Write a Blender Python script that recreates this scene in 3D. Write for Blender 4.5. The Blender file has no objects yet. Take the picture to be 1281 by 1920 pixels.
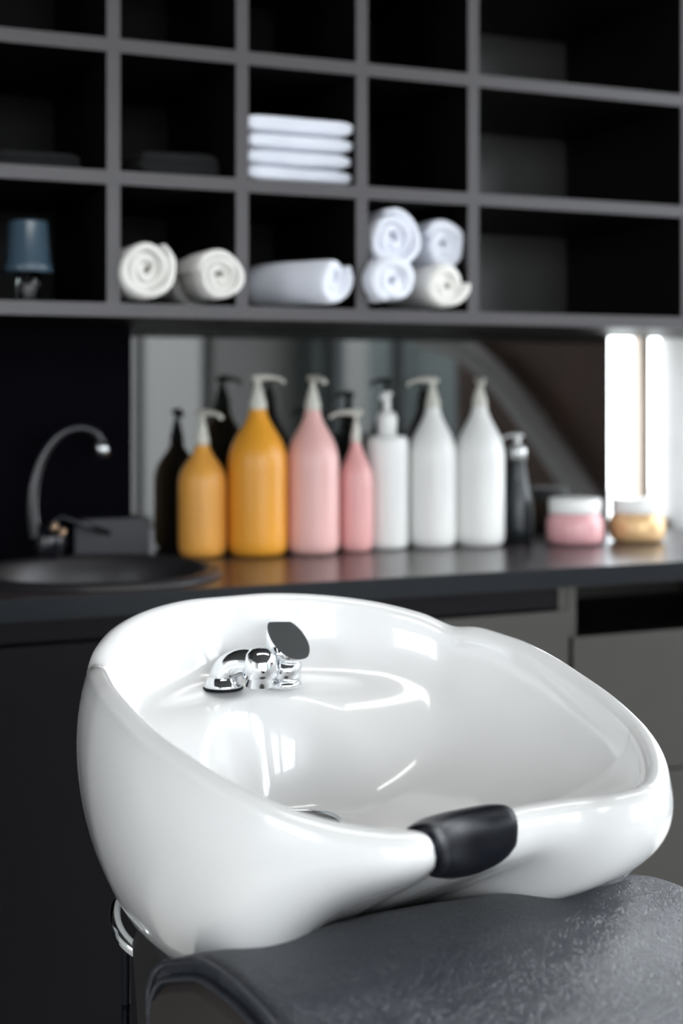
import bpy, bmesh, math, random
import numpy as np
from mathutils import Vector, Matrix, noise
random.seed(4)
SC = bpy.context.scene
COL = SC.collection
# ---------------------------------------------------------------- camera
F = 2667.0                      # focal length in pixels of the 1281x1920 frame (50 mm)
YAW = math.radians(23.2)
CT, ST = math.cos(YAW), math.sin(YAW)
CAMZ = 1.2
HORIZON = 734.0
MY = 2.72                       # splashback plane
cam_d = bpy.data.cameras.new('camera')
cam = bpy.data.objects.new('camera', cam_d); COL.objects.link(cam)
cam.location = (0, 0, CAMZ)
cam.rotation_euler = (math.radians(90), math.radians(0.0), -YAW)
cam_d.sensor_fit = 'AUTO'; cam_d.sensor_width = 36; cam_d.lens = 36 * F / 1920
cam_d.shift_y = -(960 - HORIZON) / 1920
cam_d.clip_start = 0.02; cam_d.clip_end = 200
cam_d.dof.use_dof = True
cam_d.dof.focus_distance = 1.36
cam_d.dof.aperture_fstop = 3.3
SC.camera = cam
# ---------------------------------------------------------------- world / light / exposure
w = bpy.data.worlds.new('world'); SC.world = w; w.use_nodes = True
bg = w.node_tree.nodes['Background']
bg.inputs[0].default_value = (0.89, 0.945, 1.0, 1); bg.inputs[1].default_value = 5.0
SC.view_settings.view_transform = 'Standard'; SC.view_settings.look = 'None'
SC.view_settings.gamma = 1.0; SC.view_settings.use_curve_mapping = False
SC.view_settings.exposure = 0.74
SC.cycles.use_denoising = True
SC.cycles.max_bounces = 8; SC.cycles.diffuse_bounces = 5; SC.cycles.glossy_bounces = 5
SC.cycles.sample_clamp_indirect = 8

ROOM_L, ROOM_R, ROOM_F, ROOM_T = -2.6, 3.3, -3.0, 2.9
# window openings: (wall, a0, a1, z0, z1)
WIN_BACK = [(-1.7, -0.25, 0.35, 2.55), (0.0, 1.55, 0.35, 2.55), (1.8, 2.75, 0.35, 2.55)]     # on y = ROOM_F; the leftmost is added for fill light
WIN_RIGHT = [(-2.7, -0.8, 0.3, 2.75), (-0.65, 0.75, 1.5, 2.75), (0.85, 2.5, 0.3, 2.75)]            # on x = ROOM_R
def portal(name, loc, rot, sx, sy):
    d = bpy.data.lights.new(name, 'AREA'); d.shape = 'RECTANGLE'; d.size = sx; d.size_y = sy
    d.energy = 1
    d.cycles.is_portal = True
    o = bpy.data.objects.new(name, d); COL.objects.link(o); o.location = loc; o.rotation_euler = rot
for (a, b, z0, z1) in WIN_BACK:
    portal('window_daylight', ((a+b)/2, ROOM_F-0.03, (z0+z1)/2), (math.radians(90), 0, 0), b-a, z1-z0)
for (a, b, z0, z1) in WIN_RIGHT:
    portal('window_daylight', (ROOM_R+0.03, (a+b)/2, (z0+z1)/2), (math.radians(90), 0, math.radians(90)), b-a, z1-z0)
portal('window_daylight', (ROOM_L-.03, -.4, 1.7), (math.radians(90), 0, math.radians(-90)), 1.4, 1.3)  # left window, added to brighten the bowl's left side
portal('window_daylight', (2.77, MY+0.18, 1.65), (math.radians(-90), 0, 0), 0.9, 2.1)
portal('window_daylight', (1.95, MY+0.145, 1.1), (math.radians(-90), 0, 0), 0.3, 0.45)

# ---------------------------------------------------------------- helpers
def at(px, py, yd):
    """pixel on the plane y = yd -> world point"""
    s = (px-640)/F
    Z = yd/(CT - s*ST)
    return Vector((Z*(ST + s*CT), yd, CAMZ - (py-HORIZON)/F*Z))
def onz(px, py, z):
    """pixel on the plane z -> world"""
    Z = (CAMZ-z)*F/(py-HORIZON); s = (px-640)/F
    return Vector((Z*(ST+s*CT), Z*(CT-s*ST), z))
def view(u, Z, h, k=1.12):
    u *= k; Z *= k; h *= k
    return Vector((u*CT+Z*ST, -u*ST+Z*CT, CAMZ-h))
def mat(name, color, rough=0.5, metal=0.0, coat=0.0, spec=None, ior=None, bump=None, noise_col=None, trans=0.0, sss=0.0, sheen=0.0, coat_rough=0.03):
    m = bpy.data.materials.new(name); m.use_nodes = True
    nt = m.node_tree; p = nt.nodes['Principled BSDF']
    p.inputs['Base Color'].default_value = (*color, 1)
    p.inputs['Roughness'].default_value = rough; p.inputs['Metallic'].default_value = metal
    p.inputs['Coat Weight'].default_value = coat; p.inputs['Coat Roughness'].default_value = coat_rough
    if spec is not None: p.inputs['Specular IOR Level'].default_value = spec
    if ior is not None: p.inputs['IOR'].default_value = ior
    p.inputs['Transmission Weight'].default_value = trans
    p.inputs['Subsurface Weight'].default_value = sss; p.inputs['Subsurface Scale'].default_value = 0.01
    p.inputs['Sheen Weight'].default_value = sheen
    tc = nt.nodes.new('ShaderNodeTexCoord')
    n = nt.nodes.new('ShaderNodeTexNoise')
    n.inputs['Scale'].default_value = (bump or noise_col or (6, 0))[0]; n.inputs['Detail'].default_value = 4
    nt.links.new(tc.outputs['Object'], n.inputs['Vector'])
    if bump:
        b = nt.nodes.new('ShaderNodeBump'); b.inputs['Strength'].default_value = bump[1]; b.inputs['Distance'].default_value = bump[2]
        nt.links.new(n.outputs['Fac'], b.inputs['Height']); nt.links.new(b.outputs['Normal'], p.inputs['Normal'])
    # every surface gets a slight procedural variation of its colour
    n2 = nt.nodes.new('ShaderNodeTexNoise'); n2.inputs['Scale'].default_value = noise_col[0] if noise_col else 8
    nt.links.new(tc.outputs['Object'], n2.inputs['Vector'])
    mx = nt.nodes.new('ShaderNodeMix'); mx.data_type = 'RGBA'
    v = noise_col[1] if noise_col else 0.03
    mx.inputs['A'].default_value = (*[max(0, c*(1-v)) for c in color], 1)
    mx.inputs['B'].default_value = (*[min(1, c*(1+v)) for c in color], 1)
    nt.links.new(n2.outputs['Fac'], mx.inputs['Factor']); nt.links.new(mx.outputs['Result'], p.inputs['Base Color'])
    return m
def leather(name, color, rough=0.38):
    m = mat(name, color, rough, spec=1.0)
    nt = m.node_tree; p = nt.nodes['Principled BSDF']
    tc = nt.nodes.new('ShaderNodeTexCoord')
    mp = nt.nodes.new('ShaderNodeMapping'); mp.inputs['Scale'].default_value = (1.6, 0.6, 1)
    mp.inputs['Rotation'].default_value = (0, 0, 0.15)
    wn = nt.nodes.new('ShaderNodeTexNoise'); wn.inputs['Scale'].default_value = 30; wn.inputs['Detail'].default_value = 3
    ad = nt.nodes.new('ShaderNodeVectorMath'); ad.operation = 'MULTIPLY_ADD'; ad.inputs[1].default_value = (0.022, 0.022, 0.022)
    nt.links.new(tc.outputs['Object'], mp.inputs[0]); nt.links.new(tc.outputs['Object'], wn.inputs['Vector'])
    nt.links.new(wn.outputs['Color'], ad.inputs[0]); nt.links.new(mp.outputs[0], ad.inputs[2])
    v = nt.nodes.new('ShaderNodeTexVoronoi'); v.feature = 'DISTANCE_TO_EDGE'; v.inputs['Scale'].default_value = 185
    nt.links.new(ad.outputs[0], v.inputs['Vector'])
    mr = nt.nodes.new('ShaderNodeMapRange'); mr.inputs['From Max'].default_value = 0.09
    nt.links.new(v.outputs['Distance'], mr.inputs['Value'])
    v2 = nt.nodes.new('ShaderNodeTexVoronoi'); v2.feature = 'DISTANCE_TO_EDGE'; v2.inputs['Scale'].default_value = 420
    nt.links.new(ad.outputs[0], v2.inputs['Vector'])
    mr2 = nt.nodes.new('ShaderNodeMapRange'); mr2.inputs['From Max'].default_value = 0.15; mr2.inputs['To Max'].default_value = 0.35
    nt.links.new(v2.outputs['Distance'], mr2.inputs['Value'])
    sm = nt.nodes.new('ShaderNodeMath'); nt.links.new(mr.outputs[0], sm.inputs[0]); nt.links.new(mr2.outputs[0], sm.inputs[1])
    b = nt.nodes.new('ShaderNodeBump'); b.inputs['Strength'].default_value = 0.55; b.inputs['Distance'].default_value = 0.0014
    nt.links.new(sm.outputs[0], b.inputs['Height']); nt.links.new(b.outputs['Normal'], p.inputs['Normal'])
    return m
M = dict(
    ceramic=mat('white_ceramic', (0.85, 0.845, 0.835), 0.22, coat=1.0, coat_rough=0.04, spec=0.5),
    chrome=mat('chrome', (0.86, 0.88, 0.90), 0.05, 1.0),
    satin=mat('satin_metal', (0.6, 0.62, 0.63), 0.28, 1.0),
    rubber=mat('black_gel', (0.004, 0.005, 0.009), 0.36, spec=0.15, bump=(900, 0.12, 0.0004)),
    leather=leather('black_leather', (0.010, 0.014, 0.025), 0.37),
    leather_side=mat('brown_black_leather', (0.03, 0.024, 0.022), 0.45, bump=(300, 0.2, 0.0006)),
    plate=mat('black_plate', (0.012, 0.011, 0.012), 0.5),
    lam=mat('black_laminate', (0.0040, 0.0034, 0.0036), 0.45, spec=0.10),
    lam_lit=mat('lit_back_board', (0.030, 0.028, 0.027), 0.34, spec=0.8),
    edge=mat('grey_edge_band', (0.052, 0.047, 0.051), 0.38, spec=0.5),
    counter=mat('dark_worktop', (0.040, 0.032, 0.034), 0.27, spec=0.55, noise_col=(25, 0.15)),
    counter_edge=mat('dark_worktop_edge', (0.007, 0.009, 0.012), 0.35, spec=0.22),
    drawer=mat('lit_laminate', (0.036, 0.034, 0.029), 0.42, spec=0.5, noise_col=(9, 0.12)),  # window light on the cabinets put into a paler copy of their laminate
    cab=mat('shaded_laminate', (0.006, 0.0052, 0.007), 0.45, spec=0.1),  # shaded copy of the same cabinet laminate
    glass=mat('black_glass', (0.004, 0.005, 0.005), 0.03, ior=1.8, spec=0.5),
    panel=mat('matt_black_panel', (0.004, 0.0035, 0.0055), 0.6, spec=0.0),
    tap=mat('black_tap', (0.008, 0.008, 0.011), 0.2, spec=0.5),
    sink=mat('black_granite_sink', (0.018, 0.016, 0.018), 0.38, bump=(500, 0.2, 0.0005)),
    glint=mat('tan_glint', (0.6, 0.4, 0.26), 0.3, 0.6),
    orange=mat('orange_plastic', (0.83, 0.36, 0.035), 0.33, spec=0.5),
    orange2=mat('pale_orange_plastic', (0.82, 0.38, 0.07), 0.36, spec=0.5),
    pink=mat('pink_plastic', (0.84, 0.49, 0.46), 0.33, spec=0.5),
    pink2=mat('rose_plastic', (0.82, 0.41, 0.40), 0.33, spec=0.5),
    white=mat('white_plastic', (0.86, 0.86, 0.84), 0.32, spec=0.5),
    pump=mat('cream_pump_plastic', (0.66, 0.65, 0.58), 0.35),
    dark=mat('charcoal_bottle', (0.018, 0.022, 0.026), 0.28),
    silver=mat('silver_pump', (0.72, 0.73, 0.72), 0.25, 0.7),
    gold=mat('gold_jar', (0.80, 0.52, 0.26), 0.3, 0.25),
    pinkjar=mat('pink_jar', (0.76, 0.40, 0.42), 0.28, 0.05),
    towel_cool=mat('cool_white_towel', (0.76, 0.785, 0.87), 0.95, sheen=0.3, bump=(260, 0.7, 0.004)),
    towel_warm=mat('warm_white_towel', (0.78, 0.765, 0.73), 0.95, sheen=0.3, bump=(260, 0.7, 0.004)),
    towel_dark=mat('black_towel', (0.008, 0.008, 0.009), 0.95, bump=(260, 0.7, 0.004)),
    blue=mat('smoky_blue_plastic', (0.045, 0.075, 0.105), 0.2, spec=0.6),
    clear=mat('clear_glass', (0.85, 0.86, 0.85), 0.04, ior=1.45, trans=1.0),
    box=mat('slate_grey', (0.030, 0.030, 0.036), 0.45),
    wall=mat('grey_green_plaster', (0.23, 0.27, 0.265), 0.8, bump=(60, 0.1, 0.002)),
    wallp=mat('pale_plaster', (0.74, 0.73, 0.71), 0.85, bump=(60, 0.1, 0.002)),
    ceil=mat('dark_ceiling', (0.05, 0.05, 0.05), 0.9),
    floor=mat('grey_floor', (0.58, 0.56, 0.53), 0.35, noise_col=(2.5, 0.2)),
    wood=mat('brown_wood', (0.17, 0.062, 0.026), 0.5, noise_col=(5, 0.5)),
    frame=mat('window_frame', (0.42, 0.34, 0.27), 0.5),
    dframe=mat('dark_window_frame', (0.03, 0.032, 0.034), 0.4),
    stone=mat('grey_stone_reveal', (0.42, 0.42, 0.42), 0.85, bump=(40, 0.4, 0.004), noise_col=(14, 0.12)),
    bright_bar=mat('pale_bar', (0.85, 0.82, 0.80), 0.4),
    pave=mat('pale_paving', (0.5, 0.5, 0.48), 0.9, noise_col=(1.5, 0.15)),
)
def obj(name, bm, m, parent=None, smooth=True, loc=None, bev=None, recalc=True):
    if recalc: bmesh.ops.recalc_face_normals(bm, faces=bm.faces)
    me = bpy.data.meshes.new(name); bm.to_mesh(me); bm.free()
    for mm in (m if isinstance(m, (list, tuple)) else [m]): me.materials.append(mm)
    for p in me.polygons: p.use_smooth = smooth
    o = bpy.data.objects.new(name, me); COL.objects.link(o)
    if parent: o.parent = parent
    if loc is not None: o.location = loc
    if bev:
        b = o.modifiers.new('bevel', 'BEVEL'); b.width = bev; b.segments = 3; b.limit_method = 'ANGLE'; b.angle_limit = math.radians(40)
        for p in me.polygons: p.use_smooth = False
    return o
def tag(o, label, cat, group=None):
    o['label'] = label; o['category'] = cat
    if group: o['group'] = group
    return o
def struct(o): o['kind'] = 'structure'; return o
def empty(name, loc, label, cat, group=None, rz=0):
    o = bpy.data.objects.new(name, None); COL.objects.link(o); o.location = loc; o.rotation_euler = (0, 0, rz)
    o.empty_display_size = 0.05
    return tag(o, label, cat, group)
def box(bm, x0, x1, y0, y1, z0, z1, mi=0):
    v = [bm.verts.new(p) for p in [(x0,y0,z0),(x1,y0,z0),(x1,y1,z0),(x0,y1,z0),(x0,y0,z1),(x1,y0,z1),(x1,y1,z1),(x0,y1,z1)]]
    fs = []
    for q in [(0,3,2,1),(4,5,6,7),(0,1,5,4),(1,2,6,5),(2,3,7,6),(3,0,4,7)]:
        f = bm.faces.new([v[i] for i in q]); f.material_index = mi; fs.append(f)
    return fs
def bx(*a, **k):
    bm = bmesh.new(); box(bm, *a, **k); return bm
def lathe(prof, n=48, bm=None, c=(0,0,0), sx=1, sy=1):
    """prof: list of (r, z)"""
    bm = bm or bmesh.new(); rings = []
    for r, z in prof:
        if r < 1e-6: rings.append([bm.verts.new((c[0], c[1], c[2]+z))])
        else: rings.append([bm.verts.new((c[0]+r*sx*math.cos(2*math.pi*i/n), c[1]+r*sy*math.sin(2*math.pi*i/n), c[2]+z)) for i in range(n)])
    for a, b in zip(rings[:-1], rings[1:]):
        for i in range(n):
            j = (i+1) % n
            if len(a) == 1 and len(b) == 1: continue
            if len(a) == 1: bm.faces.new([a[0], b[i], b[j]])
            elif len(b) == 1: bm.faces.new([a[i], a[j], b[0]])
            else: bm.faces.new([a[i], a[j], b[j], b[i]])
    return bm
def catmull(pts, n=12, closed=False):
    P = [Vector(p) for p in pts]; out = []; N = len(P)
    for i in range(N if closed else N-1):
        if closed: p0, p1, p2, p3 = P[i-1], P[i], P[(i+1) % N], P[(i+2) % N]
        else: p0 = P[max(i-1,0)]; p1 = P[i]; p2 = P[i+1]; p3 = P[min(i+2, N-1)]
        for k in range(n):
            t = k/n
            out.append(0.5*((2*p1)+(-p0+p2)*t+(2*p0-5*p1+4*p2-p3)*t*t+(-p0+3*p1-3*p2+p3)*t**3))
    if not closed: out.append(P[-1].copy())
    return out
def tube(path, rad, n=16, bm=None, caps=True, flat=1.0):
    """path list of Vectors; rad number or list"""
    bm = bm or bmesh.new(); rings = []
    N = len(path); R = rad if isinstance(rad, (list, tuple)) else [rad]*N
    up = None
    for i, p in enumerate(path):
        t = (path[min(i+1, N-1)]-path[max(i-1, 0)]).normalized()
        if up is None:
            up = Vector((0,0,1)) if abs(t.z) < 0.9 else Vector((1,0,0))
        s = t.cross(up).normalized(); up = s.cross(t).normalized()
        rings.append([bm.verts.new(p + s*R[i]*math.cos(2*math.pi*k/n) + up*R[i]*flat*math.sin(2*math.pi*k/n)) for k in range(n)])
    for a, b in zip(rings[:-1], rings[1:]):
        for k in range(n):
            j = (k+1) % n; bm.faces.new([a[k], a[j], b[j], b[k]])
    if caps:
        bm.faces.new(rings[0][::-1]); bm.faces.new(rings[-1])
    return bm
def smooth01(x, a, b):
    t = min(1, max(0, (x-a)/(b-a))); return t*t*(3-2*t)

# ================================================================= SETTING
BZ = CAMZ-0.317                 # worktop height
WX0, WX1 = 1.815, 2.085         # small window beside the splashback
def wall_with_holes(name, axis, pos, thick, a0, a1, z0, z1, holes, m):
    bm = bmesh.new(); cuts = sorted(holes); segs = []
    cur = a0
    for (h0, h1, b, t) in cuts:
        segs.append((cur, h0, z0, z1)); segs.append((h0, h1, z0, b)); segs.append((h0, h1, t, z1)); cur = h1
    segs.append((cur, a1, z0, z1))
    for (p, q, r, s) in segs:
        if q-p < 1e-4 or s-r < 1e-4: continue
        lo, hi = (pos, pos+thick) if thick > 0 else (pos+thick, pos)
        if axis == 'y': box(bm, p, q, lo, hi, r, s)
        else: box(bm, lo, hi, p, q, r, s)
    return struct(obj(name, bm, m, smooth=False))
struct(obj('floor', bx(ROOM_L-.2, ROOM_R+.2, ROOM_F-.2, MY+.3, -.1, 0), M['floor'], smooth=False))
struct(obj('ceiling', bx(ROOM_L-.2, ROOM_R+.2, ROOM_F-.2, MY+.3, ROOM_T, ROOM_T+.1), M['ceil'], smooth=False))
struct(obj('trim_ground_outside', bx(-14, 14, -16, 16, -.2, -.11), M['pave'], smooth=False))
wall_with_holes('wall_back', 'y', MY, 0.17, ROOM_L, ROOM_R, 0, ROOM_T, [(WX0, WX1, BZ-.02, 1.36), (2.32, 3.22, .6, 2.75)], M['stone'])
wall_with_holes('wall_front', 'y', ROOM_F, -0.2, ROOM_L, ROOM_R, 0, ROOM_T, WIN_BACK, M['wallp'])
wall_with_holes('wall_right', 'x', ROOM_R, 0.2, ROOM_F, MY, 0, ROOM_T, WIN_RIGHT, M['wall'])
wall_with_holes('wall_left', 'x', ROOM_L, -0.2, ROOM_F, MY, 0, ROOM_T, [(-1.1, .3, 1.05, 2.35)], M['wallp'])  # opening for the added left window
def window(i, axis, pos, a0, a1, z0, z1, m, mull=(), fw=0.045):
    bm = bmesh.new(); d = 0.03
    bars = [(a0, a0+fw, z0, z1), (a1-fw, a1, z0, z1), (a0, a1, z0, z0+fw), (a0, a1, z1-fw, z1)] + [(q, q+fw, z0, z1) for q in mull]
    for (p, q, r, s) in bars:
        if axis == 'y': box(bm, p, q, pos-d, pos+d, r, s)
        else: box(bm, pos-d, pos+d, p, q, r, s)
    return struct(obj('window_%d' % i, bm, m, smooth=False))
k = 1
for (a, b, z0, z1) in WIN_BACK:
    window(k, 'y', ROOM_F-.1, a, b, z0, z1, M['dframe'], mull=((a+b)/2,)); k += 1
for (a, b, z0, z1) in WIN_RIGHT:
    window(k, 'x', ROOM_R+.1, a, b, z0, z1, M['dframe'], mull=((a+b)/2,)); k += 1
window(k, 'x', ROOM_L-.1, -1.1, .3, 1.05, 2.35, M['dframe'], mull=(-.4,)); k += 1  # frame of the added left window
window(k, 'y', MY+.1, 2.32, 3.22, .6, 2.75, M['frame'], mull=(2.76,)); k += 1
bm = bmesh.new(); gy = MY+0.15
box(bm, 2.004, 2.03, gy-.015, gy+.015, BZ-.02, 1.36)
box(bm, WX0, WX1, gy-.02, gy+.02, BZ-.02, BZ+.012)
box(bm, WX0, WX1, gy-.02, gy+.02, 1.345, 1.36)
struct(obj('window_%d' % k, bm, M['frame'], smooth=False))
struct(obj('trim_wood_panelling', bx(ROOM_R-.03, ROOM_R-.002, -.78, .84, 0.0, 1.5), M['wood'], smooth=False))
# black glass splashback and matt panel on the back wall
GX0 = at(240, 800, MY).x
struct(obj('wall_back_glass', bx(GX0, WX0, MY-.012, MY-.001, BZ, 1.36), M['glass'], smooth=False))
struct(obj('wall_back_panel', bx(-1.6, GX0, MY-.022, MY-.001, BZ, 1.36), M['panel'], smooth=False))

# ================================================================= SHELF UNIT
SY0, SY1 = 2.29, MY-.001
T = 0.0225
xs = [0.575+0.223*i for i in range(-5, 4)]
xs_all = xs + [xs[-1]+0.472, xs[-1]+0.90]
zs = [CAMZ+0.134+0.217*i for i in range(0, 6)]       # shelf board centres
shelf = empty('shelf_unit', ((xs_all[0]+xs_all[-1])/2, (SY0+SY1)/2, zs[0]-T/2), 'black pigeonhole shelf unit with grey front edges mounted above the worktop', 'shelf')
def edged(x0, x1, z0, z1, y0=SY0):
    bm = bmesh.new(); box(bm, x0, x1, y0+.002, SY1, z0, z1, 0); box(bm, x0, x1, y0, y0+.002, z0, z1, 1); return bm
L0 = shelf.location.copy()
def add_sh(name, bm, mats):
    o = obj(name, bm, mats, shelf, smooth=False); o.location = -L0; return o
for z in zs:
    add_sh('shelf_board', edged(xs_all[0]-T/2, xs_all[-1]+T/2, z-T/2, z+T/2), [M['lam'], M['edge']])
for x in xs_all:
    for z0, z1 in zip(zs[:-1], zs[1:]):
        pass
    add_sh('divider', edged(x-T/2, x+T/2, zs[0]+T/2, zs[-1]-T/2, SY0+.001), [M['lam'], M['edge']])
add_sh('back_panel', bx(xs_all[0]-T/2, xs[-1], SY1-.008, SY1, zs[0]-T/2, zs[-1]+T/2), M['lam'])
add_sh('back_panel', bx(xs[-1], xs_all[-1]+T/2, SY1-.008, SY1, zs[0]-T/2, zs[-1]+T/2), M['lam_lit'])  # wide compartments: light falling on the back put into a paler board

# ================================================================= WORKTOP + CABINETS
CF = 2.19
wt = bx(-1.5, 2.25, CF, MY-.013, BZ-.035, BZ)
SINK_C = onz(172, 1074, BZ); SINK_C = Vector((SINK_C.x, 2.425, BZ)); SR = 0.212
worktop = obj('worktop', wt, [M['counter'], M['counter_edge']], smooth=False)
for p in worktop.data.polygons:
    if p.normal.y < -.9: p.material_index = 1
cb = lathe([(0, -.2), (SR-.012, -.2), (SR-.012, .2), (0, .2)], 64)
cut = obj('cutter', cb, M['sink'], loc=SINK_C)
md = worktop.modifiers.new('hole', 'BOOLEAN'); md.object = cut; md.operation = 'DIFFERENCE'; md.solver = 'EXACT'
bpy.context.view_layer.update()
dg = bpy.context.evaluated_depsgraph_get()
me = bpy.data.meshes.new_from_object(worktop.evaluated_get(dg)); worktop.modifiers.clear(); worktop.data = me
for p in me.polygons: p.use_smooth = False
bpy.data.objects.remove(cut)
b = worktop.modifiers.new('bevel', 'BEVEL'); b.width = .002; b.segments = 2; b.limit_method = 'ANGLE'
tag(worktop, 'long dark worktop with a glossy top running under the black shelves', 'worktop')
# cabinets
def cabinet(x0, x1, ztop, fm, label, drawers, open_top, edgem=None, shut=True):
    r = empty('base_cabinet', ((x0+x1)/2, CF+.25, 0), label, 'cabinet'); L = r.location
    zt = BZ-.035
    bm = bmesh.new(); y0, y1 = CF+.012, MY-.03
    box(bm, x0, x0+.018, y0, y1, .08, zt); box(bm, x1-.018, x1, y0, y1, .08, zt)
    box(bm, x0+.018, x1-.018, y1-.01, y1, .08, zt); box(bm, x0+.018, x1-.018, y0, y1-.01, .08, .098)
    box(bm, x0+.018, x1-.018, y0+.05, y0+.068, .0, .08)
    if not open_top:
        o = obj('top_rail', bx(x0+.018, x1-.018, y0+.002, y0+.012, ztop+.004, zt), M['cab'], r, smooth=False); o.location = -L  # shade in the gap under the worktop put into a darker rail
    o = obj('carcass', bm, M['drawer'] if fm is M['drawer'] else M['cab'], r, smooth=False); o.location = -L
    z = ztop
    for hgt in drawers:
        o = obj('drawer_front' if shut else 'door', bx(x0+.004, x1-.004, CF+.0, CF+.012, z-hgt+.004, z), fm, r, smooth=False, bev=.0012); o.location = -L
        z -= hgt
    if open_top:
        o = obj('inner_shelf', bx(x0+.018, x1-.018, y0+.01, y1-.01, ztop-.03, ztop-.012), M['lam'], r, smooth=False); o.location = -L
    return r
xd = at(1070, 1150, CF).x
cabinet(xd+.001, xd+.62, CAMZ-.4438, M['drawer'], 'base cabinet painted charcoal for window light at the right with an open black slot over its drawer fronts', [.26, .42], True)
cabinet(xd-.62, xd-.001, CAMZ-.3945, M['drawer'], 'base cabinet painted charcoal for window light behind the white basin with a narrow gap over its front', [.24, .46], False)
cabinet(xd-1.42, xd-.622, CAMZ-.391, M['cab'], 'base cabinet painted near black for shade under the black sink with an apron over tall doors', [.72], False, shut=False)
cabinet(xd-2.22, xd-1.422, CAMZ-.391, M['cab'], 'base cabinet painted near black for shade at the left end of the worktop', [.72], False, shut=False)

# ================================================================= BLACK SINK + TAP
sink = empty('round_sink', (SINK_C.x, SINK_C.y, BZ-.16), 'round black sink with a raised rim set into the left of the worktop', 'sink')
prof = [(0,-.14),(.05,-.139),(.13,-.13),(.165,-.10),(.182,-.03),(.188,.004),(.194,.011),(.204,.013),(.213,.009),(.217,.001)]
o = obj('basin', lathe(prof, 96), M['sink'], sink); o.location = (0, 0, .16)
o = obj('drain', lathe([(0,.004),(.028,.004),(.032,.0),(.032,-.01)], 32), M['satin'], sink); o.location = (0, 0, .022)
tb = onz(88, 1052, BZ); tb.y = 2.64
tap = empty('black_tap', tb, 'matt black gooseneck tap standing on the worktop beside the round sink', 'tap')
def rel(px, py, c=tb): 
    q = at(px, py, c.y-.0); return q - c
o = obj('tap_body', tube([rel(88,1052), rel(90,1030), rel(93,1008), rel(97, 985)], [.026,.030,.032,.024], 24), M['tap'], tap)
pa = catmull([rel(66,1010), rel(60,960), rel(64,905), rel(82,850), rel(112,814), rel(148,802), rel(178,812), rel(192,838), rel(193,852)], 8)
o = obj('spout', tube(pa, [.0155-.004*min(1, i/20) for i in range(len(pa))], 18), M['tap'], tap)
o = obj('aerator', tube([rel(185,828), rel(191,842), rel(193,856)], [.0125,.0135,.0125], 20), M['satin'], tap)
o = obj('lever', tube([rel(92,985), rel(112,968), rel(205,1000)], [.018,.012,.009], 16, flat=.6), M['tap'], tap)
for a, bb in ((95, 985), (110, 995)):
    p = rel(a, bb); p.y -= .03
    obj('ring', tube([p+Vector((-.004,0,0.002)), p+Vector((.004,0,-.002))], .008, 16), M['glint'], tap)  # tan glints by the tap lever given as coloured rings
# slate grey block standing in for an unclear shape behind the sink
p0 = at(205, 1040, 2.66); p1 = at(300, 945, 2.66)
bm = bx(at(155,1,2.6).x, at(300,1,2.6).x, 2.672, 2.70, BZ+.001, BZ+.075)
tag(obj('grey_block', bm, M['box'], smooth=False, bev=.004), 'low slate grey block standing in for an unclear shape behind the black tap against the backsplash', 'box')

# ================================================================= BOTTLES
def pump_parts(root, zc, rb, h_cap, h_tot, cm, ang, kind):
    """cap cone from zc, stem, nozzle head"""
    if kind == 'cone':
        prof = [(0,zc-.002),(rb,zc-.002),(rb,zc+h_cap*.28),(rb*.92,zc+h_cap*.34),(rb*.62,zc+h_cap*.8),(rb*.5,zc+h_cap),(0,zc+h_cap)]
    else:
        prof = [(0,zc-.002),(rb,zc-.002),(rb*1.02,zc+h_cap*.7),(rb*.8,zc+h_cap*.95),(rb*.35,zc+h_cap),(0,zc+h_cap)]
    col = obj('pump_collar', lathe(prof, 32), cm, root)
    obj('pump_stem', lathe([(0,zc+h_cap-.003),(rb*.38,zc+h_cap-.003),(rb*.36,h_tot-.01),(0,h_tot-.01)], 20), cm, root)
    d = Vector((math.cos(ang), math.sin(ang), 0)); L = .052 if kind == 'cone' else .04
    if kind != 'cone': L = .034
    z = h_tot-.007
    pa = catmull([Vector((0,0,z))-d*.012, Vector((0,0,z+.001)), d*L*.5+Vector((0,0,z+.001)), d*L*.85+Vector((0,0,z-.003)), d*L+Vector((0,0,z-.010))], 6)
    R = [.006+.006*math.exp(-((i-7)/6)**2) for i in range(len(pa))]
    obj('pump_nozzle', tube(pa, R, 16, flat=.55), cm, root)
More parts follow.
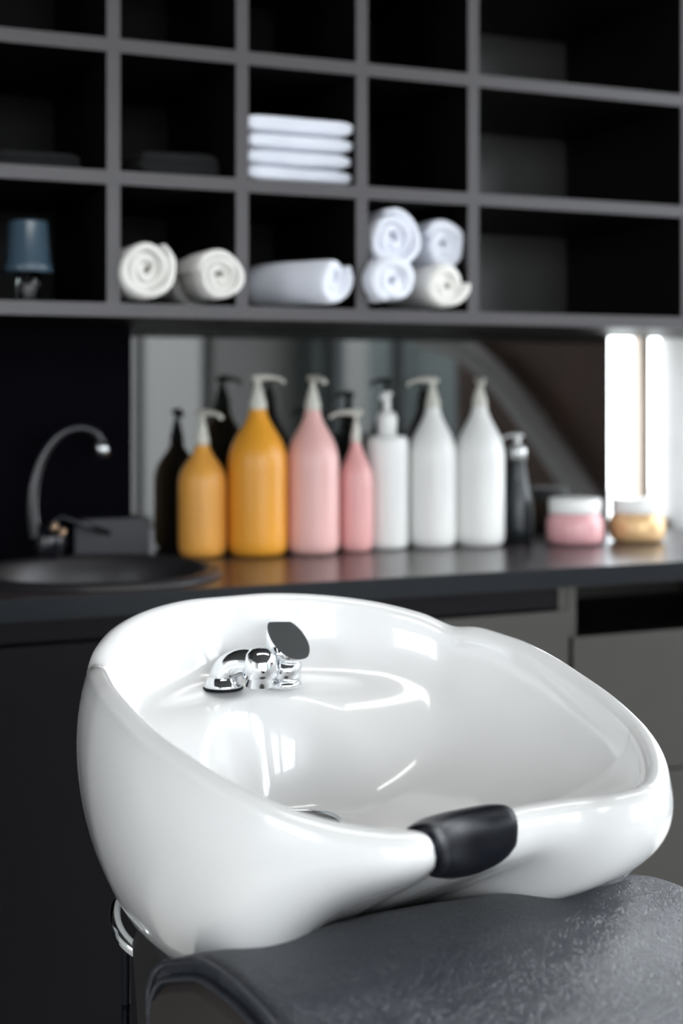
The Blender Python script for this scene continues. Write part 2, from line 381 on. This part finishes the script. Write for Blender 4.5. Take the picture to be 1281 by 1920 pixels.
def bottle(cx, by, hw, ytop, yneck, ysh, bm_, pm, ang, label, kind='cone', style='curve', name='pump_bottle', group='pump bottles on the worktop', yoff=0.0, neckw=.29):
    Zf = .317*F/(by-HORIZON); s = (cx-640)/F
    Zc = Zf + hw*Zf/F
    r = hw*Zc/F
    c = Vector((Zc*(ST+s*CT), Zc*(CT-s*ST), BZ))
    H = lambda y: .317 - (y-HORIZON)/F*Zc
    hn, hs, ht = H(yneck), H(ysh), H(ytop)
    root = empty(name, c, label, 'bottle', group)
    rn = r*neckw
    if style == 'curve':
        prof = [(0,0.001),(r*.80,0.001),(r*.93,.006),(r*.99,.016),(r,.03),(r,hs*.6)]
        prof += [(r*.998, hs*.9)]
        # ogee shoulder
        for i in range(0, 15):
            t = i/14; z = hs + (hn-hs)*t
            q = (math.cos(math.pi*t**1.42)+1)/2
            prof.append((rn + (r-rn)*q, z))
        prof += [(rn*.9, hn+.001), (0, hn+.001)]
    elif style == 'straight':
        prof = [(0,.001),(r*.86,.001),(r*.97,.005),(r,.014),(r,hs-.02),(r*.985,hs-.008),(r*.9,hs),(rn*1.05,hn-.004),(rn*1.0,hn),(0,hn)]
    elif style == 'drop':
        prof = [(0,.001),(r*.78,.001),(r*.94,.008),(r,.03),(r*.98,hs*.5),(r*.88,hs*.75),(r*.7,hs),(r*.5,hn-.008),(rn,hn),(0,hn)]
    obj('bottle_body', lathe(prof, 56), bm_, root)
    pump_parts(root, hn, rn*1.03, (ht-hn)*(.60 if kind == 'cone' else .52), ht, pm, ang, kind)
    return root
vx = -YAW        # direction of image-right in the room
bottle(379,1048,45.5,768,833,915, M['orange2'], M['pump'], vx+.3-1.0, 'small pale orange pump bottle, nearest the round black sink')
bottle(483,1047,56,702,766,880, M['orange'], M['pump'], vx, 'tall deep orange pump bottle with its nozzle pointing right')
bottle(586,1043,49.5,703,768,880, M['pink'], M['pump'], vx-1.1, 'tall pink pump bottle next to the tall orange one')
bottle(667,1037,32,768,828,915, M['pink2'], M['pump'], vx+math.pi, 'short slim rose pink pump bottle in front of the straight white one')
bottle(725,1032,41,733,812,818, M['white'], M['white'], vx-1.9, 'straight sided white pump bottle with flat shoulders', kind='col', style='straight', neckw=.44)
bottle(811,1030,45.5,707,762,870, M['white'], M['pump'], vx+math.pi, 'tall white tapered pump bottle with its nozzle pointing left')
bottle(899,1028,47,707,760,870, M['white'], M['pump'], vx-1.57, 'tall white tapered pump bottle beside the small charcoal one')
bottle(969,1018,31,811,860,905, M['dark'], M['silver'], vx+math.pi+.2, 'small charcoal bottle with a silver pump', kind='col', style='drop', neckw=.56)
def jar(cx, by, hw, ytop, ylid, bmat, label):
    Zf = .317*F/(by-HORIZON); s = (cx-640)/F; Zc = Zf*(1+hw/F); r = hw*Zc/F
    c = Vector((Zc*(ST+s*CT), Zc*(CT-s*ST), BZ)); H = lambda y: .317-(y-HORIZON)/F*Zc
    hl, ht = H(ylid), H(ytop)
    root = empty('cosmetic_jar', c, label, 'jar', 'cosmetic jars at the right end of the worktop')
    obj('jar_body', lathe([(0,.001),(r*.8,.001),(r*.93,.004),(r*.99,.012),(r,.025),(r,hl*.65),(r*.96,hl*.82),(r*.86,hl*.95),(r*.85,hl),(0,hl)], 64), bmat, root)
    obj('jar_lid', lathe([(0,hl-.001),(r*.90,hl-.001),(r*.91,hl+.002),(r*.91,ht-.004),(r*.88,ht-.001),(r*.84,ht),(0,ht)], 64), M['white'], root)
jar(1078, 1025, 54, 934, 960, M['pinkjar'], 'pink cosmetic jar with a white lid')
jar(1194, 1020, 52, 934, 960, M['gold'], 'pale gold cosmetic jar with a white lid by the small window')

# ================================================================= TOWELS
def spiral_towel(R, length, turns, th, seed, squash=1.0, tail=0.0, name='rolled_towel'):
    """rolled towel: axis along +y starting at y=0 (front end), resting centre at origin"""
    rnd = random.Random(seed); n = 40*turns//1; pts = []
    r0 = .006
    tot = int(turns*36)
    for i in range(tot+1):
        t = i/tot; a = t*turns*2*math.pi
        r = r0 + (R-th*.5-r0)*t
        wob = 1 + .04*math.sin(a*2+seed) + .03*math.sin(a*3.3+seed*2)
        pts.append(Vector((r*wob*math.cos(a+seed), 0, r*wob*math.sin(a+seed)*squash)))
    if tail:
        d = (pts[-1]-pts[-2]).normalized()
        for k in range(1, 6): pts.append(pts[-1]+d*tail/5)
    hth = th*.5*.96
    bm = bmesh.new(); rings = []
    ys = [.0, .003, .009, length*.3, length*.6, length]
    shr = [.35, .75, 1, 1, 1, 1]
    N = len(pts)
    for yi, y in enumerate(ys):
        inn, out = [], []
        for i, p in enumerate(pts):
            tn = (pts[min(i+1,N-1)]-pts[max(i-1,0)]).normalized(); nn = Vector((tn.z, 0, -tn.x))
            e = hth*shr[yi]*(1 if 2 < i < N-3 else .55)
            depth = .010*(1-(i/N))*1.0 + .004*math.sin(i*.23+seed)
            o = noise.noise(Vector((p.x*30+seed, y*12, p.z*30)))*.0022
            yy = y + (depth if yi < 3 else 0)
            inn.append(bm.verts.new((p.x-nn.x*(e)+nn.x*o, yy, p.z-nn.z*e+nn.z*o)))
            out.append(bm.verts.new((p.x+nn.x*(e)+nn.x*o, yy, p.z+nn.z*e+nn.z*o)))
        rings.append(inn + out[::-1])
    K = len(rings[0])
    for a, b_ in zip(rings[:-1], rings[1:]):
        for i in range(K):
            j = (i+1) % K; bm.faces.new([a[i], a[j], b_[j], b_[i]])
    for ring, rev in ((rings[0], False), (rings[-1], True)):
        m_ = K//2
        for i in range(m_-1):
            q = [ring[i], ring[i+1], ring[K-2-i], ring[K-1-i]]
            bm.faces.new(q[::-1] if rev else q)
    return bm
GR = 'rolled white towels in the shelf compartments'
def roll(cx, cy, hw, mt, label, seed, yf=SY0+.03, rz=0.0, length=.24, squash=1.0, turns=3, tail=0.0, zfix=None):
    c = at(cx, cy, yf); s = (cx-640)/F; Zc = yf/(CT-s*ST); R = hw*Zc/F
    o = obj('rolled_towel', spiral_towel(R, length, turns, R*.92/turns, seed, squash, tail), mt)
    if zfix is not None: c.z = zfix + R*squash*1.03
    o.location = c; o.rotation_euler = (0, 0, rz)
    ss = o.modifiers.new('sub', 'SUBSURF'); ss.levels = 1; ss.render_levels = 1
    return tag(o, label, 'towel', GR)
SB = zs[0]+T/2
roll(277,522,63, M['towel_warm'], 'leftmost rolled white towel on the bottom shelf', 1, zfix=SB, yf=SY0-.02, turns=3)
roll(370,530,54, M['towel_warm'], 'rolled white towel half hidden behind another roll on the bottom shelf', 5, yf=SY0+.13, zfix=SB, length=.2)
roll(416,530,53, M['towel_warm'], 'rolled cream white towel in front of the half hidden roll', 3, yf=SY0-.03, zfix=SB, turns=3, length=.14)
roll(634,539,54, M['towel_cool'], 'single rolled white towel lying slantwise alone in its compartment', 7, yf=SY0-.02, rz=.48, length=.21, zfix=SB, turns=2, squash=.97)
roll(742,447,61, M['towel_cool'], 'upper left roll in the pile of four rolled towels', 2, yf=SY0-.005)
roll(838,461,54, M['towel_cool'], 'upper right roll in the pile of four rolled towels', 9, yf=SY0+.02, squash=1.0, turns=2)
roll(744,538,56, M['towel_cool'], 'lower left roll in the pile of four rolled towels', 4, yf=SY0-.035, turns=2, zfix=SB, squash=.95, tail=.012)
roll(842,546,50, M['towel_warm'], 'lower right roll in the pile of four, the creamier one', 6, yf=SY0-.02, zfix=SB, turns=2, tail=.012)
def folded(wx, dy, th, seed):
    bm = bmesh.new(); nx, nc = 22, 40; rings = []
    for i in range(nx+1):
        x = -wx/2 + wx*i/nx; ring = []
        ed = 1 - .5*math.exp(-min(i, nx-i)*1.4)
        for k in range(nc):
            a = 2*math.pi*k/nc; ca, sa = math.cos(a), math.sin(a)
            y = dy/2*math.copysign(abs(ca)**.22, ca); z = th/2*math.copysign(abs(sa)**.7, sa)*ed
            g = math.exp(-((z)/(th*.09))**2) if abs(ca) > .8 else 0
            y -= math.copysign(g*.010, ca)
            o = noise.noise(Vector((x*14+seed, y*9, z*40)))*.004
            ring.append(bm.verts.new((x + noise.noise(Vector((y*20, z*30+seed, i*.1)))*.003*(1-ed)*2, y+o*.8, z+o*.5)))
        rings.append(ring)
    for a, b_ in zip(rings[:-1], rings[1:]):
        for k in range(nc): j = (k+1) % nc; bm.faces.new([a[k], a[j], b_[j], b_[k]])
    bm.faces.new(rings[0]); bm.faces.new(rings[-1][::-1])
    return bm
z1b = zs[1]+T/2
pc = at(562, 330, SY0+.01)
ths = [.0285, .0275, .0275, .0315]; z = z1b+.001
lab = ['bottom folded white towel of the stack of four, resting on the shelf board', 'second folded white towel from the bottom of the stack of four',
       'third folded white towel, just under the topmost of the stack', 'topmost folded white towel of the stack of four']
for i, th in enumerate(ths):
    o = obj('folded_towel', folded(.198+.003*(i == 3), .22, th*.985, i*3.1), M['towel_cool'])
    o.location = (pc.x+[.002,0,.001,-.001][i], SY0+.125-.004*i, z+th/2); z += th
    o.rotation_euler = (0, 0, [.02,-.015,.01,.0][i])
    tag(o, lab[i], 'towel', 'folded white towels stacked on the middle shelf')
pd = at(300, 330, SY0+.15)
o = obj('folded_towel', folded(.14, .2, .05, 20), M['towel_dark']); o.location = (at(320,330,SY0+.12).x, SY0+.16, z1b+.026); tag(o, 'black folded towel in the dark compartment left of the white stack', 'towel')
o = obj('folded_towel', folded(.14, .2, .035, 22), M['towel_dark']); o.location = (at(60,330,SY0+.12).x, SY0+.16, z1b+.019); tag(o, 'black folded towel in the compartment above the blue cup', 'towel')

# cup upside down over a clear tumbler
pc = at(52, 556, SY0+.06); pc.z = SB
kc = (SY0+.06)/(CT-((52-640)/F)*ST)/F
tg = obj('glass_tumbler', lathe([(0,.001),(20*kc,.001),(21*kc,.004),(24*kc,.10),(22*kc,.10),(19*kc,.006),(0,.006)], 40), M['clear']); tg.location = pc
tag(tg, 'narrow clear tumbler under the blue cup on the bottom shelf', 'glass')
h0, h1 = (556-500)*kc, (556-403)*kc
cu = obj('plastic_cup', lathe([(0,h1),(34*kc,h1),(37*kc,h1-.003),(42*kc,h0+18*kc),(45*kc,h0+16*kc),(47*kc,h0+1*kc),(45*kc,h0),(42*kc,h0+2*kc),(39*kc,h0+18*kc),(34*kc,h1-.004),(0,h1-.004)], 48), M['blue']); cu.location = pc
tag(cu, 'smoky blue plastic cup turned upside down over the tumbler', 'cup')

# ================================================================= SHAMPOO BASIN
K = 1.12
BU, BV = 0.121, 1.006
BA = math.radians(31.6)
bo = view(BU, BV, 0); bo.z = 0
basin = empty('shampoo_basin', bo, 'white ceramic salon shampoo basin with a neck notch, black neck pad and chrome tap', 'basin', rz=BA-YAW)
def LP(X, Y, h): return Vector((X*K, Y*K, CAMZ-h*K))      # basin local coordinates
half = [(0,.452,.199),(.05,.447,.199),(.10,.425,.202),(.142,.393,.208),(.172,.358,.2165),(.190,.328,.2268),(.200,.297,.2250),(.208,.265,.2285),(.212,.24,.232),(.214,.20,.240),(.212,.16,.249),(.206,.12,.257),(.196,.08,.266),(.18,.04,.275),(.155,.003,.283),(.125,-.026,.287),(.100,-.036,.288),(.080,-.024,.292),(.062,-.004,.298),(.034,.011,.303),(0,.016,.305)]
pts = half + [(-x, y, h) for x, y, h in half[-2:0:-1]]
dense = catmull([Vector(p) for p in pts], 24, closed=True)
# resample evenly
ln = [0]
for a, b_ in zip(dense, dense[1:]+dense[:1]): ln.append(ln[-1]+(b_-a).length)
NP = 320; rim = []
j = 0
for i in range(NP):
    t = ln[-1]*i/NP
    while ln[j+1] < t: j += 1
    q = (t-ln[j])/max(1e-9, ln[j+1]-ln[j]); rim.append(dense[j].lerp(dense[(j+1) % len(dense)], q))
DC = Vector((-.004, .293, .383))          # drain
def deck(X, Y):
    d = .275 + .03*max(0, (.40-Y))
    yy = Y + .9*abs(X)**2*2 - .0
    t = (.338 - yy)
    return d + (.022*math.log1p(math.exp(t/.022)))*2.6
def surf(i):
    """profile of the basin shell at rim sample i: list of points outer bottom -> rim -> inner centre"""
    p = rim[i]; pn, pp = rim[(i+2) % NP], rim[i-2]
    tn = Vector((pn.x-pp.x, pn.y-pp.y)).normalized()
    nrm = Vector((-tn.y, tn.x)); cen = Vector((0, .2))
    P = Vector((p.x, p.y))
    if nrm.dot(P-cen) < 0: nrm = -nrm
    dcen = (P-cen); fr = smooth01((cen.y-P.y)/max(1e-5, dcen.length), .55, .93)
    notch = math.exp(-(p.x/.062)**4)*(1 if p.y < .1 else 0)
    corner = math.exp(-((abs(p.x)-.12)/.05)**2)*(1 if p.y < .06 else 0)
    rr = .0088 + .004*corner + .003*notch
    ang = math.atan2(P.x-0, P.y-.28)
    B = Vector((.115*math.sin(ang), .28+(.13 if math.cos(ang) > 0 else .13-.10*fr)*math.cos(ang)))
    hB = .475
    h0 = p.z + rr
    # outer bezier
    out_s = .017*(1-fr) + .003*fr
    outer = []; rs = smooth01(p.x, .035, .09)
    C1 = P + nrm*(out_s*1.6+.006*rs*fr); z1 = h0 + .085*(1-fr) + (.022+.014*notch+.02*rs)*fr
    C2s = B + (P-B)*.78; C2f = B + (P-B)*(.75+.10*notch+.13*rs*(1-notch))
    C2 = C2s*(1-fr)+C2f*fr; z2 = (.455*(1-fr) + (.346+.004*notch+.034*rs)*fr)
    for k in range(25):
        t = k/24
        xy = P*(1-t)**3 + C1*3*t*(1-t)**2 + C2*3*t*t*(1-t) + B*t**3
        z = h0*(1-t)**3 + z1*3*t*(1-t)**2 + z2*3*t*t*(1-t) + hB*t**3
        outer.append((xy.x, xy.y, z))
    outer = outer[::-1]
    arc = []
    for k in range(1, 10):
        a = math.pi*k/10
        q = P - nrm*rr + nrm*rr*math.cos(a)
        arc.append((q.x, q.y, h0 - rr*math.sin(a)))
    Q = P - nrm*2*rr
    inner = []
    D = DC.z - h0
    for k in range(0, 37):
        th = (k/36)*math.pi/2
        q = (1-math.cos(th))
        e = 1.0 - .0*fr
        front_soft = .10*fr + .05*notch
        qq = q*(1-front_soft) + front_soft*math.sin(th)**1.5
        dd = math.sin(th)**(1.12+.35*fr)
        xy = Q + (Vector((DC.x, DC.y))-Q)*qq
        z = h0 + D*dd
        zd = deck(xy.x, xy.y)
        s_ = .014
        zz = -s_*math.log(math.exp(-z/s_)+math.exp(-zd/s_)) if abs(z-zd) < .15 else min(z, zd)
        if z < h0+.03: zz = z if z < zd-.04 else zz
        rd_ = math.hypot(xy.x-DC.x, xy.y-DC.y); fl = 1-smooth01(rd_, .042, .085)
        zz = zz*(1-fl) + DC.z*fl
        inner.append((xy.x, xy.y, zz))
    return outer + arc + inner
prof = [surf(i) for i in range(NP)]
NR = len(prof[0])
bm = bmesh.new()
grid = [[bm.verts.new(LP(*q)) for q in pr[:-1]] for pr in prof]
cv = bm.verts.new(LP(DC.x, DC.y, sum(p[-1][2] for p in prof)/NP))
for i in range(NP):
    a, b_ = grid[i], grid[(i+1) % NP]
    for k in range(NR-2): bm.faces.new([a[k], b_[k], b_[k+1], a[k+1]])
    bm.faces.new([a[NR-2], b_[NR-2], cv])
bm.faces.new([g[0] for g in grid])
bowl = obj('bowl', bm, M['ceramic'], basin)
# seam line across the rim shoulder
# neck pad: an offset copy of the lip surface
cand = [i for i in range(NP) if rim[i].y < .1]
def rim_index(X):
    return min((i for i in range(NP) if rim[i].y < .06), key=lambda i: abs(rim[i].x-X))
iA, iB = rim_index(-.092), rim_index(.020)
lo, hi = min(iA, iB), max(iA, iB)
bm = bmesh.new(); rows = []
k0, k1 = 24-9, 24+10+14          # profile range on the shell (25 outer, 9 arc, 37 inner)
P3 = lambda i, k: LP(*prof[i % NP][k])
span = hi-lo
for i in range(lo, hi+1):
    row = []
    s = (i-lo)/span; e1 = min(s, 1-s)*span
    kk0 = k0; kk1 = k1
    for m_ in range(0, 25):
        u = m_/24
        # rounded right end: shorten the strip near both ends
        rnd_ = math.sqrt(max(0.0, 1-max(0, 1-e1/9.0)**2))
        uu = .46 + (u-.46)*(.35+.65*rnd_)
        kf = kk0 + (kk1-kk0)*uu; ki = int(kf); fq = kf-ki
        p = P3(i, ki).lerp(P3(i, min(NR-1, ki+1)), fq)
        t1 = P3(i+1, ki)-P3(i-1, ki); t2 = P3(i, ki+1)-P3(i, ki-1)
        n_ = t1.cross(t2).normalized()
        ee = min(u, 1-u)*24
        off = .0075*math.sqrt(max(0, 1-max(0, 1-e1/5.0)**2))*math.sqrt(max(0, 1-max(0, 1-ee/4.0)**2)) - .0012
        row.append((p, n_, off))
    rows.append(row)
# make the normal point outwards (up at the rim)
sgn = 1 if rows[len(rows)//2][11][1].z > 0 else -1
V = [[bm.verts.new(p+n_*sgn*off) for (p, n_, off) in row] for row in rows]
for a, b_ in zip(V[:-1], V[1:]):
    for k in range(24): bm.faces.new([a[k], b_[k], b_[k+1], a[k+1]])
neck = obj('neck_rest', bm, M['rubber'], basin); neck['label'] = 'black gel neck pad'
# drain
dr = obj('drain_ring', lathe([(.037,.001),(.038,.004),(.041,.004),(.044,.0)], 56), M['satin'], basin); dr.location = LP(DC.x, DC.y, prof[0][-1][2]-.001)
dr2 = obj('hair_trap', lathe([(0,.004),(.030,.004),(.038,.002)], 40), mat('dark_strainer', (.05,.055,.05), .4), basin); dr2.location = dr.location
# chrome tap on the deck
INN = [q for pr in prof for q in pr[34:-1]]
def deckpt(px, py):
    """where the pixel ray meets the basin's inner surface, basin-local, scaled"""
    h = .285
    for _ in range(8):
        Z = h*F/(py-HORIZON); u = (px-640)/F*Z
        du, dz = u-BU, Z-BV
        X = du*math.cos(BA)+dz*math.sin(BA); Y = -du*math.sin(BA)+dz*math.cos(BA)
        near = sorted(INN, key=lambda q: (q[0]-X)**2+(q[1]-Y)**2)[:4]
        h = .5*h + .5*sum(q[2] for q in near)/4
    return Vector((X*K, Y*K, CAMZ-(h-.0015)*K))
vr = Vector((math.cos(BA), -math.sin(BA), 0))      # image right in basin space
vf = Vector((math.sin(BA), math.cos(BA), 0))       # away from the camera
tapo = deckpt(418, 1294); mixo = deckpt(531, 1288)
ppm = F/(1.33*K)                                   # px per metre there
spout = empty('x', (0,0,0), 'x', 'x'); 
for kx in ('label', 'category'): del spout[kx]
spout.name = 'spout'; spout.parent = basin; spout.location = tapo
mk = lambda x, y, z=0: vr*x/ppm + vf*y/ppm + Vector((0,0,z/ppm))
obj('gasket', lathe([(0,0),(38/ppm,0),(38/ppm,4/ppm),(0,4/ppm)], 48), M['rubber'], spout)
obj('flange', lathe([(0,3/ppm),(36/ppm,3/ppm),(37/ppm,7/ppm),(34/ppm,12/ppm),(30/ppm,20/ppm),(24/ppm,25/ppm),(0,26/ppm)], 48), M['chrome'], spout)
pa = catmull([mk(0,0,14), mk(1,0,26), mk(10,-2,40), mk(30,-6,50), mk(52,-10,50), mk(66,-14,46)], 8)
R = [ (27 - 2*math.sin(i/len(pa)*3.1))/ppm for i in range(len(pa))]
obj('spout_elbow', tube(pa, R, 32), M['chrome'], spout)
hd = lathe([(0,-34/ppm),(25/ppm,-34/ppm),(26/ppm,-33/ppm),(26/ppm,-18/ppm),(33/ppm,-16/ppm),(34/ppm,-2/ppm),(33/ppm,14/ppm),(27/ppm,28/ppm),(15/ppm,37/ppm),(0,40/ppm)], 48)
h_ = obj('spout_head', hd, M['chrome'], spout); h_.location = mk(69,-15,41)
mixer = empty('x', (0,0,0), 'x', 'x')
for kx in ('label', 'category'): del mixer[kx]
mixer.name = 'mixer'; mixer.parent = basin; mixer.location = mixo
obj('base_ring', lathe([(0,0),(36/ppm,0),(37/ppm,4/ppm),(35/ppm,10/ppm),(30/ppm,13/ppm),(0,13/ppm)], 48), M['chrome'], mixer)
tilt = (mk(7,0,62)).normalized()
cyl = lathe([(0,8/ppm),(31/ppm,8/ppm),(31/ppm,54/ppm),(0,54/ppm)], 48)
q = Vector((0,0,1)).rotation_difference(tilt).to_matrix().to_4x4()
bmesh.ops.transform(cyl, matrix=q, verts=cyl.verts); obj('cartridge_body', cyl, M['chrome'], mixer)
cap = lathe([(0,50/ppm),(32/ppm,50/ppm),(38/ppm,54/ppm),(42/ppm,61/ppm),(43/ppm,75/ppm),(43/ppm,112/ppm),(42/ppm,115/ppm),(0,116/ppm)], 64)
bmesh.ops.transform(cap, matrix=q, verts=cap.verts)
pc_ = mk(10,-30,74) ; pnn = (vr*.50 - vf*.50 + Vector((0,0,.78))).normalized()
bmesh.ops.bisect_plane(cap, geom=cap.verts[:]+cap.edges[:]+cap.faces[:], plane_co=mk(8,0,90), plane_no=pnn, clear_outer=True)
ed = [e for e in cap.edges if e.is_boundary]
if ed: bmesh.ops.holes_fill(cap, edges=ed)
lv = obj('lever_cap', cap, M['chrome'], mixer, smooth=True)
for p in lv.data.polygons:
    if len(p.vertices) > 6: p.use_smooth = False
es = lv.modifiers.new('bev', 'BEVEL'); es.width = .0012; es.segments = 2; es.limit_method = 'ANGLE'; es.angle_limit = math.radians(50)
# pedestal under the bowl
bm = lathe([(0,-.001),(.10*K,-.001),(.115*K,.01),(.12*K,.03),(.12*K,.08),(.0,.08)], 64)
ped = obj('pedestal', bm, M['ceramic'], basin); ped.location = LP(0, .275, .525)
bm = bmesh.new()
prof2 = [(.250,.4235),(.262,.440),(.245,.53),(.24,CAMZ/K-.0005),(.158,CAMZ/K-.0005),(.158,.53),(.158,.445)]
for x in (-.180, .180):
    pass
va = [bm.verts.new(LP(-.178, y, h)) for y, h in prof2]; vb = [bm.verts.new(LP(.178, y, h)) for y, h in prof2]
bm.faces.new(va); bm.faces.new(vb[::-1])
for i in range(len(prof2)): j = (i+1) % len(prof2); bm.faces.new([va[i], vb[i], vb[j], va[j]])
bmesh.ops.recalc_face_normals(bm, faces=bm.faces)
st = obj('stand', bm, M['plate'], basin, smooth=False, bev=.002); st['label'] = 'matt black sheet stand'
def vl(px, py, Z):
    """pixel at (unscaled) view depth Z -> basin local"""
    u = (px-640)/F*Z; h = (py-HORIZON)/F*Z
    du, dz = u-BU, Z-BV
    return LP(du*math.cos(BA)+dz*math.sin(BA), -du*math.sin(BA)+dz*math.cos(BA), h)
pa = catmull([vl(232,1678,1.23), vl(216,1698,1.2), vl(215,1728,1.17), vl(228,1757,1.15), vl(252,1780,1.14), vl(290,1800,1.14)], 8)
obj('hinge_tube', tube(pa, .0062, 18), M['chrome'], basin)
pa = [vl(236,1770,1.17), vl(236,1850,1.17), vl(236,1990,1.17)]; pa.append(Vector((pa[-1].x, pa[-1].y, .6))); pa.append(Vector((pa[-1].x, pa[-1].y, .004)))
pa = catmull(pa, 6)
obj('water_hose', tube(pa, .0042, 12), M['rubber'], basin)

# ================================================================= SHAMPOO CHAIR
chair = empty('shampoo_chair', bo, 'black leather shampoo chair, only its padded back top showing in front of the basin', 'chair', rz=BA-YAW)
chair.location = bo + Matrix.Rotation(BA-YAW, 3, 'Z') @ Vector((.004*K, .064*K, 0))
ch_w = .43*K
# profile (t toward the viewer, h) unscaled
cp = [(-.083,.50),(-.086,.46),(-.088,.430),(-.070,.406),(-.034,.390),(0,.379),(.045,.377),(.09,.382),(.135,.394),(.18,.412),(.225,.437),(.27,.475),(.30,.52)]
cpd = catmull([Vector((t, h, 0)) for t, h in cp], 5)
NXC = 40; W = ch_w/2
bm = bmesh.new(); rows = []
for i in range(NXC+1):
    sx = -1 + 2*i/NXC
    x = math.copysign(1-(1-abs(sx))**1.6, sx)*W*1.0 if False else math.copysign(abs(sx)**.8, sx)*W
    e = (W-abs(x))
    rd = .045 if x > 0 else .007
    dr_ = 0
    if e < rd: dr_ = rd - math.sqrt(max(0, rd*rd-(rd-e)**2))
    dr_ += .016*smooth01(x/W, -.3, .9)
    row = []
    for p in cpd:
        y = -p.x*K; z = CAMZ-p.y*K - dr_
        z += -.004*math.cos(x*9+p.x*30)*0
        row.append(bm.verts.new((x, y, z)))
    for p in [Vector((.32,.60,0)), Vector((.20,.64,0)), Vector((.0,.60,0)), Vector((-.08,.56,0))]:
        row.append(bm.verts.new((x, -p.x*K, CAMZ-p.y*K)))
    rows.append(row)
for a, b_ in zip(rows[:-1], rows[1:]):
    n_ = len(a)
    for k in range(n_): j = (k+1) % n_; bm.faces.new([a[k], a[j], b_[j], b_[k]])
bm.faces.new(rows[0][::-1]); bm.faces.new(rows[-1])
bk = obj('backrest', bm, M['leather'], chair)
for p in bk.data.polygons:
    if len(p.vertices) > 6: p.use_smooth = False
# left end cap: inset panel with piping loops
def inset(d):
    """profile moved inwards by d"""
    out = []
    n_ = len(cpd)
    for i, p in enumerate(cpd):
        a = cpd[max(0, i-1)]; b_ = cpd[min(n_-1, i+1)]; t = (b_-a).normalized(); nn = Vector((-t.y, t.x, 0))
        out.append(p+nn*d)
    return out
for side in (-1,):
    nm = 'end_cap'
    pr = inset(.014)
    bm = bmesh.new()
    base = [(side*(W-.001), -p.x*K, CAMZ-p.y*K) for p in pr]
    tip = [(side*(W+.007), -(p.x)*K, CAMZ-(p.y+.008)*K) for p in pr]
    va = [bm.verts.new(q) for q in base]; vb = [bm.verts.new(q) for q in tip]
    for i in range(len(va)): j = (i+1) % len(va); bm.faces.new([va[i], va[j], vb[j], vb[i]])
    bm.faces.new(vb)
    ec = obj(nm, bm, M['leather_side'], chair)
    ec['label'] = 'brownish side panel of the backrest'
    for p in ec.data.polygons:
        if len(p.vertices) > 6: p.use_smooth = False
    for d_, r_, xo in ((.002, .0030, .001), (.0125, .0024, .004)):
        pi = inset(d_)
        obj('piping', tube([Vector((side*(W+xo), -p.x*K, CAMZ-p.y*K)) for p in pi], r_, 10), M['leather'], chair)
# lower part of the chair, below the frame: back shell, seat, arms, base
obj('back_shell', bx(-W+.01, W-.01, -.32*K, .03*K, .34, CAMZ-.60*K), M['plate'], chair, smooth=False, bev=.01)
obj('seat', bx(-W+.005, W-.005, -.36*K-.58, -.33*K, .36, .47), M['leather'], chair, smooth=False, bev=.03)
obj('base', bx(-W+.03, W-.03, -.36*K-.52, .02, 0, .34), M['plate'], chair, smooth=False, bev=.01)

# ================================================================= far side of the room (seen in the splashback)
pa = catmull([Vector((ROOM_R-.12, -.95, 1.47)), Vector((ROOM_R-.12, -.55, 1.40)), Vector((ROOM_R-.12, -.15, 1.22)), Vector((ROOM_R-.12, .25, .95)), Vector((ROOM_R-.12, .6, .7)), Vector((ROOM_R-.12, 1.0, .5))], 8)
bm = tube(pa, .06, 16)
for q in (4, 20, 36):
    p = pa[q]; tube([p, p+Vector((.095, 0, 0))], .015, 10, bm=bm)
tag(obj('bar', bm, M['bright_bar']), 'pale curved handrail added by the brown wall for a pale streak in the splashback', 'bar')  # added piece, makes the diagonal pale streak reflected in the splashback

bm = bx(7.0, 7.6, -12, -1.6, -.1, 3.2)
for q in range(6): box(bm, 6.93, 7.0, -11+q*1.9, -10.75+q*1.9, -.1, 3.1)
tag(obj('neighbouring_building', bm, M['wall'], smooth=False), 'grey green building across the yard, reflected faintly in the splashback', 'building')
em = bpy.data.materials.new('fill_glow'); em.use_nodes = True  # glow of unseen panels added for sheen on the leather and basin rim
pb = em.node_tree.nodes['Principled BSDF']; pb.inputs['Emission Color'].default_value = (1, .98, .95, 1); pb.inputs['Emission Strength'].default_value = 4
for i, (x, y, lab) in enumerate([(.55, 1.15, 'white light panel added out of view above the shampoo basin'), (1.9, 1.15, 'white light panel added out of view nearer the side windows')]):
    r_ = empty('added_ceiling_light', (x, y, ROOM_T), lab, 'ceiling light', 'added ceiling light panels')
    obj('frame', bx(-.62, .62, -.17, .17, -.03, -.001), M['ceil'], r_, smooth=False)
    obj('diffuser', bx(-.6, .6, -.15, .15, -.034, -.029), em, r_, smooth=False)

tag(obj('neighbouring_building', bx(-9, 6.5, -9.6, -9.0, -.1, 1.9), M['wallp'], smooth=False), 'pale plastered building added across the front yard to dim the window reflected in the splashback', 'building')  # added building, lowers the brightness of the front window's reflection
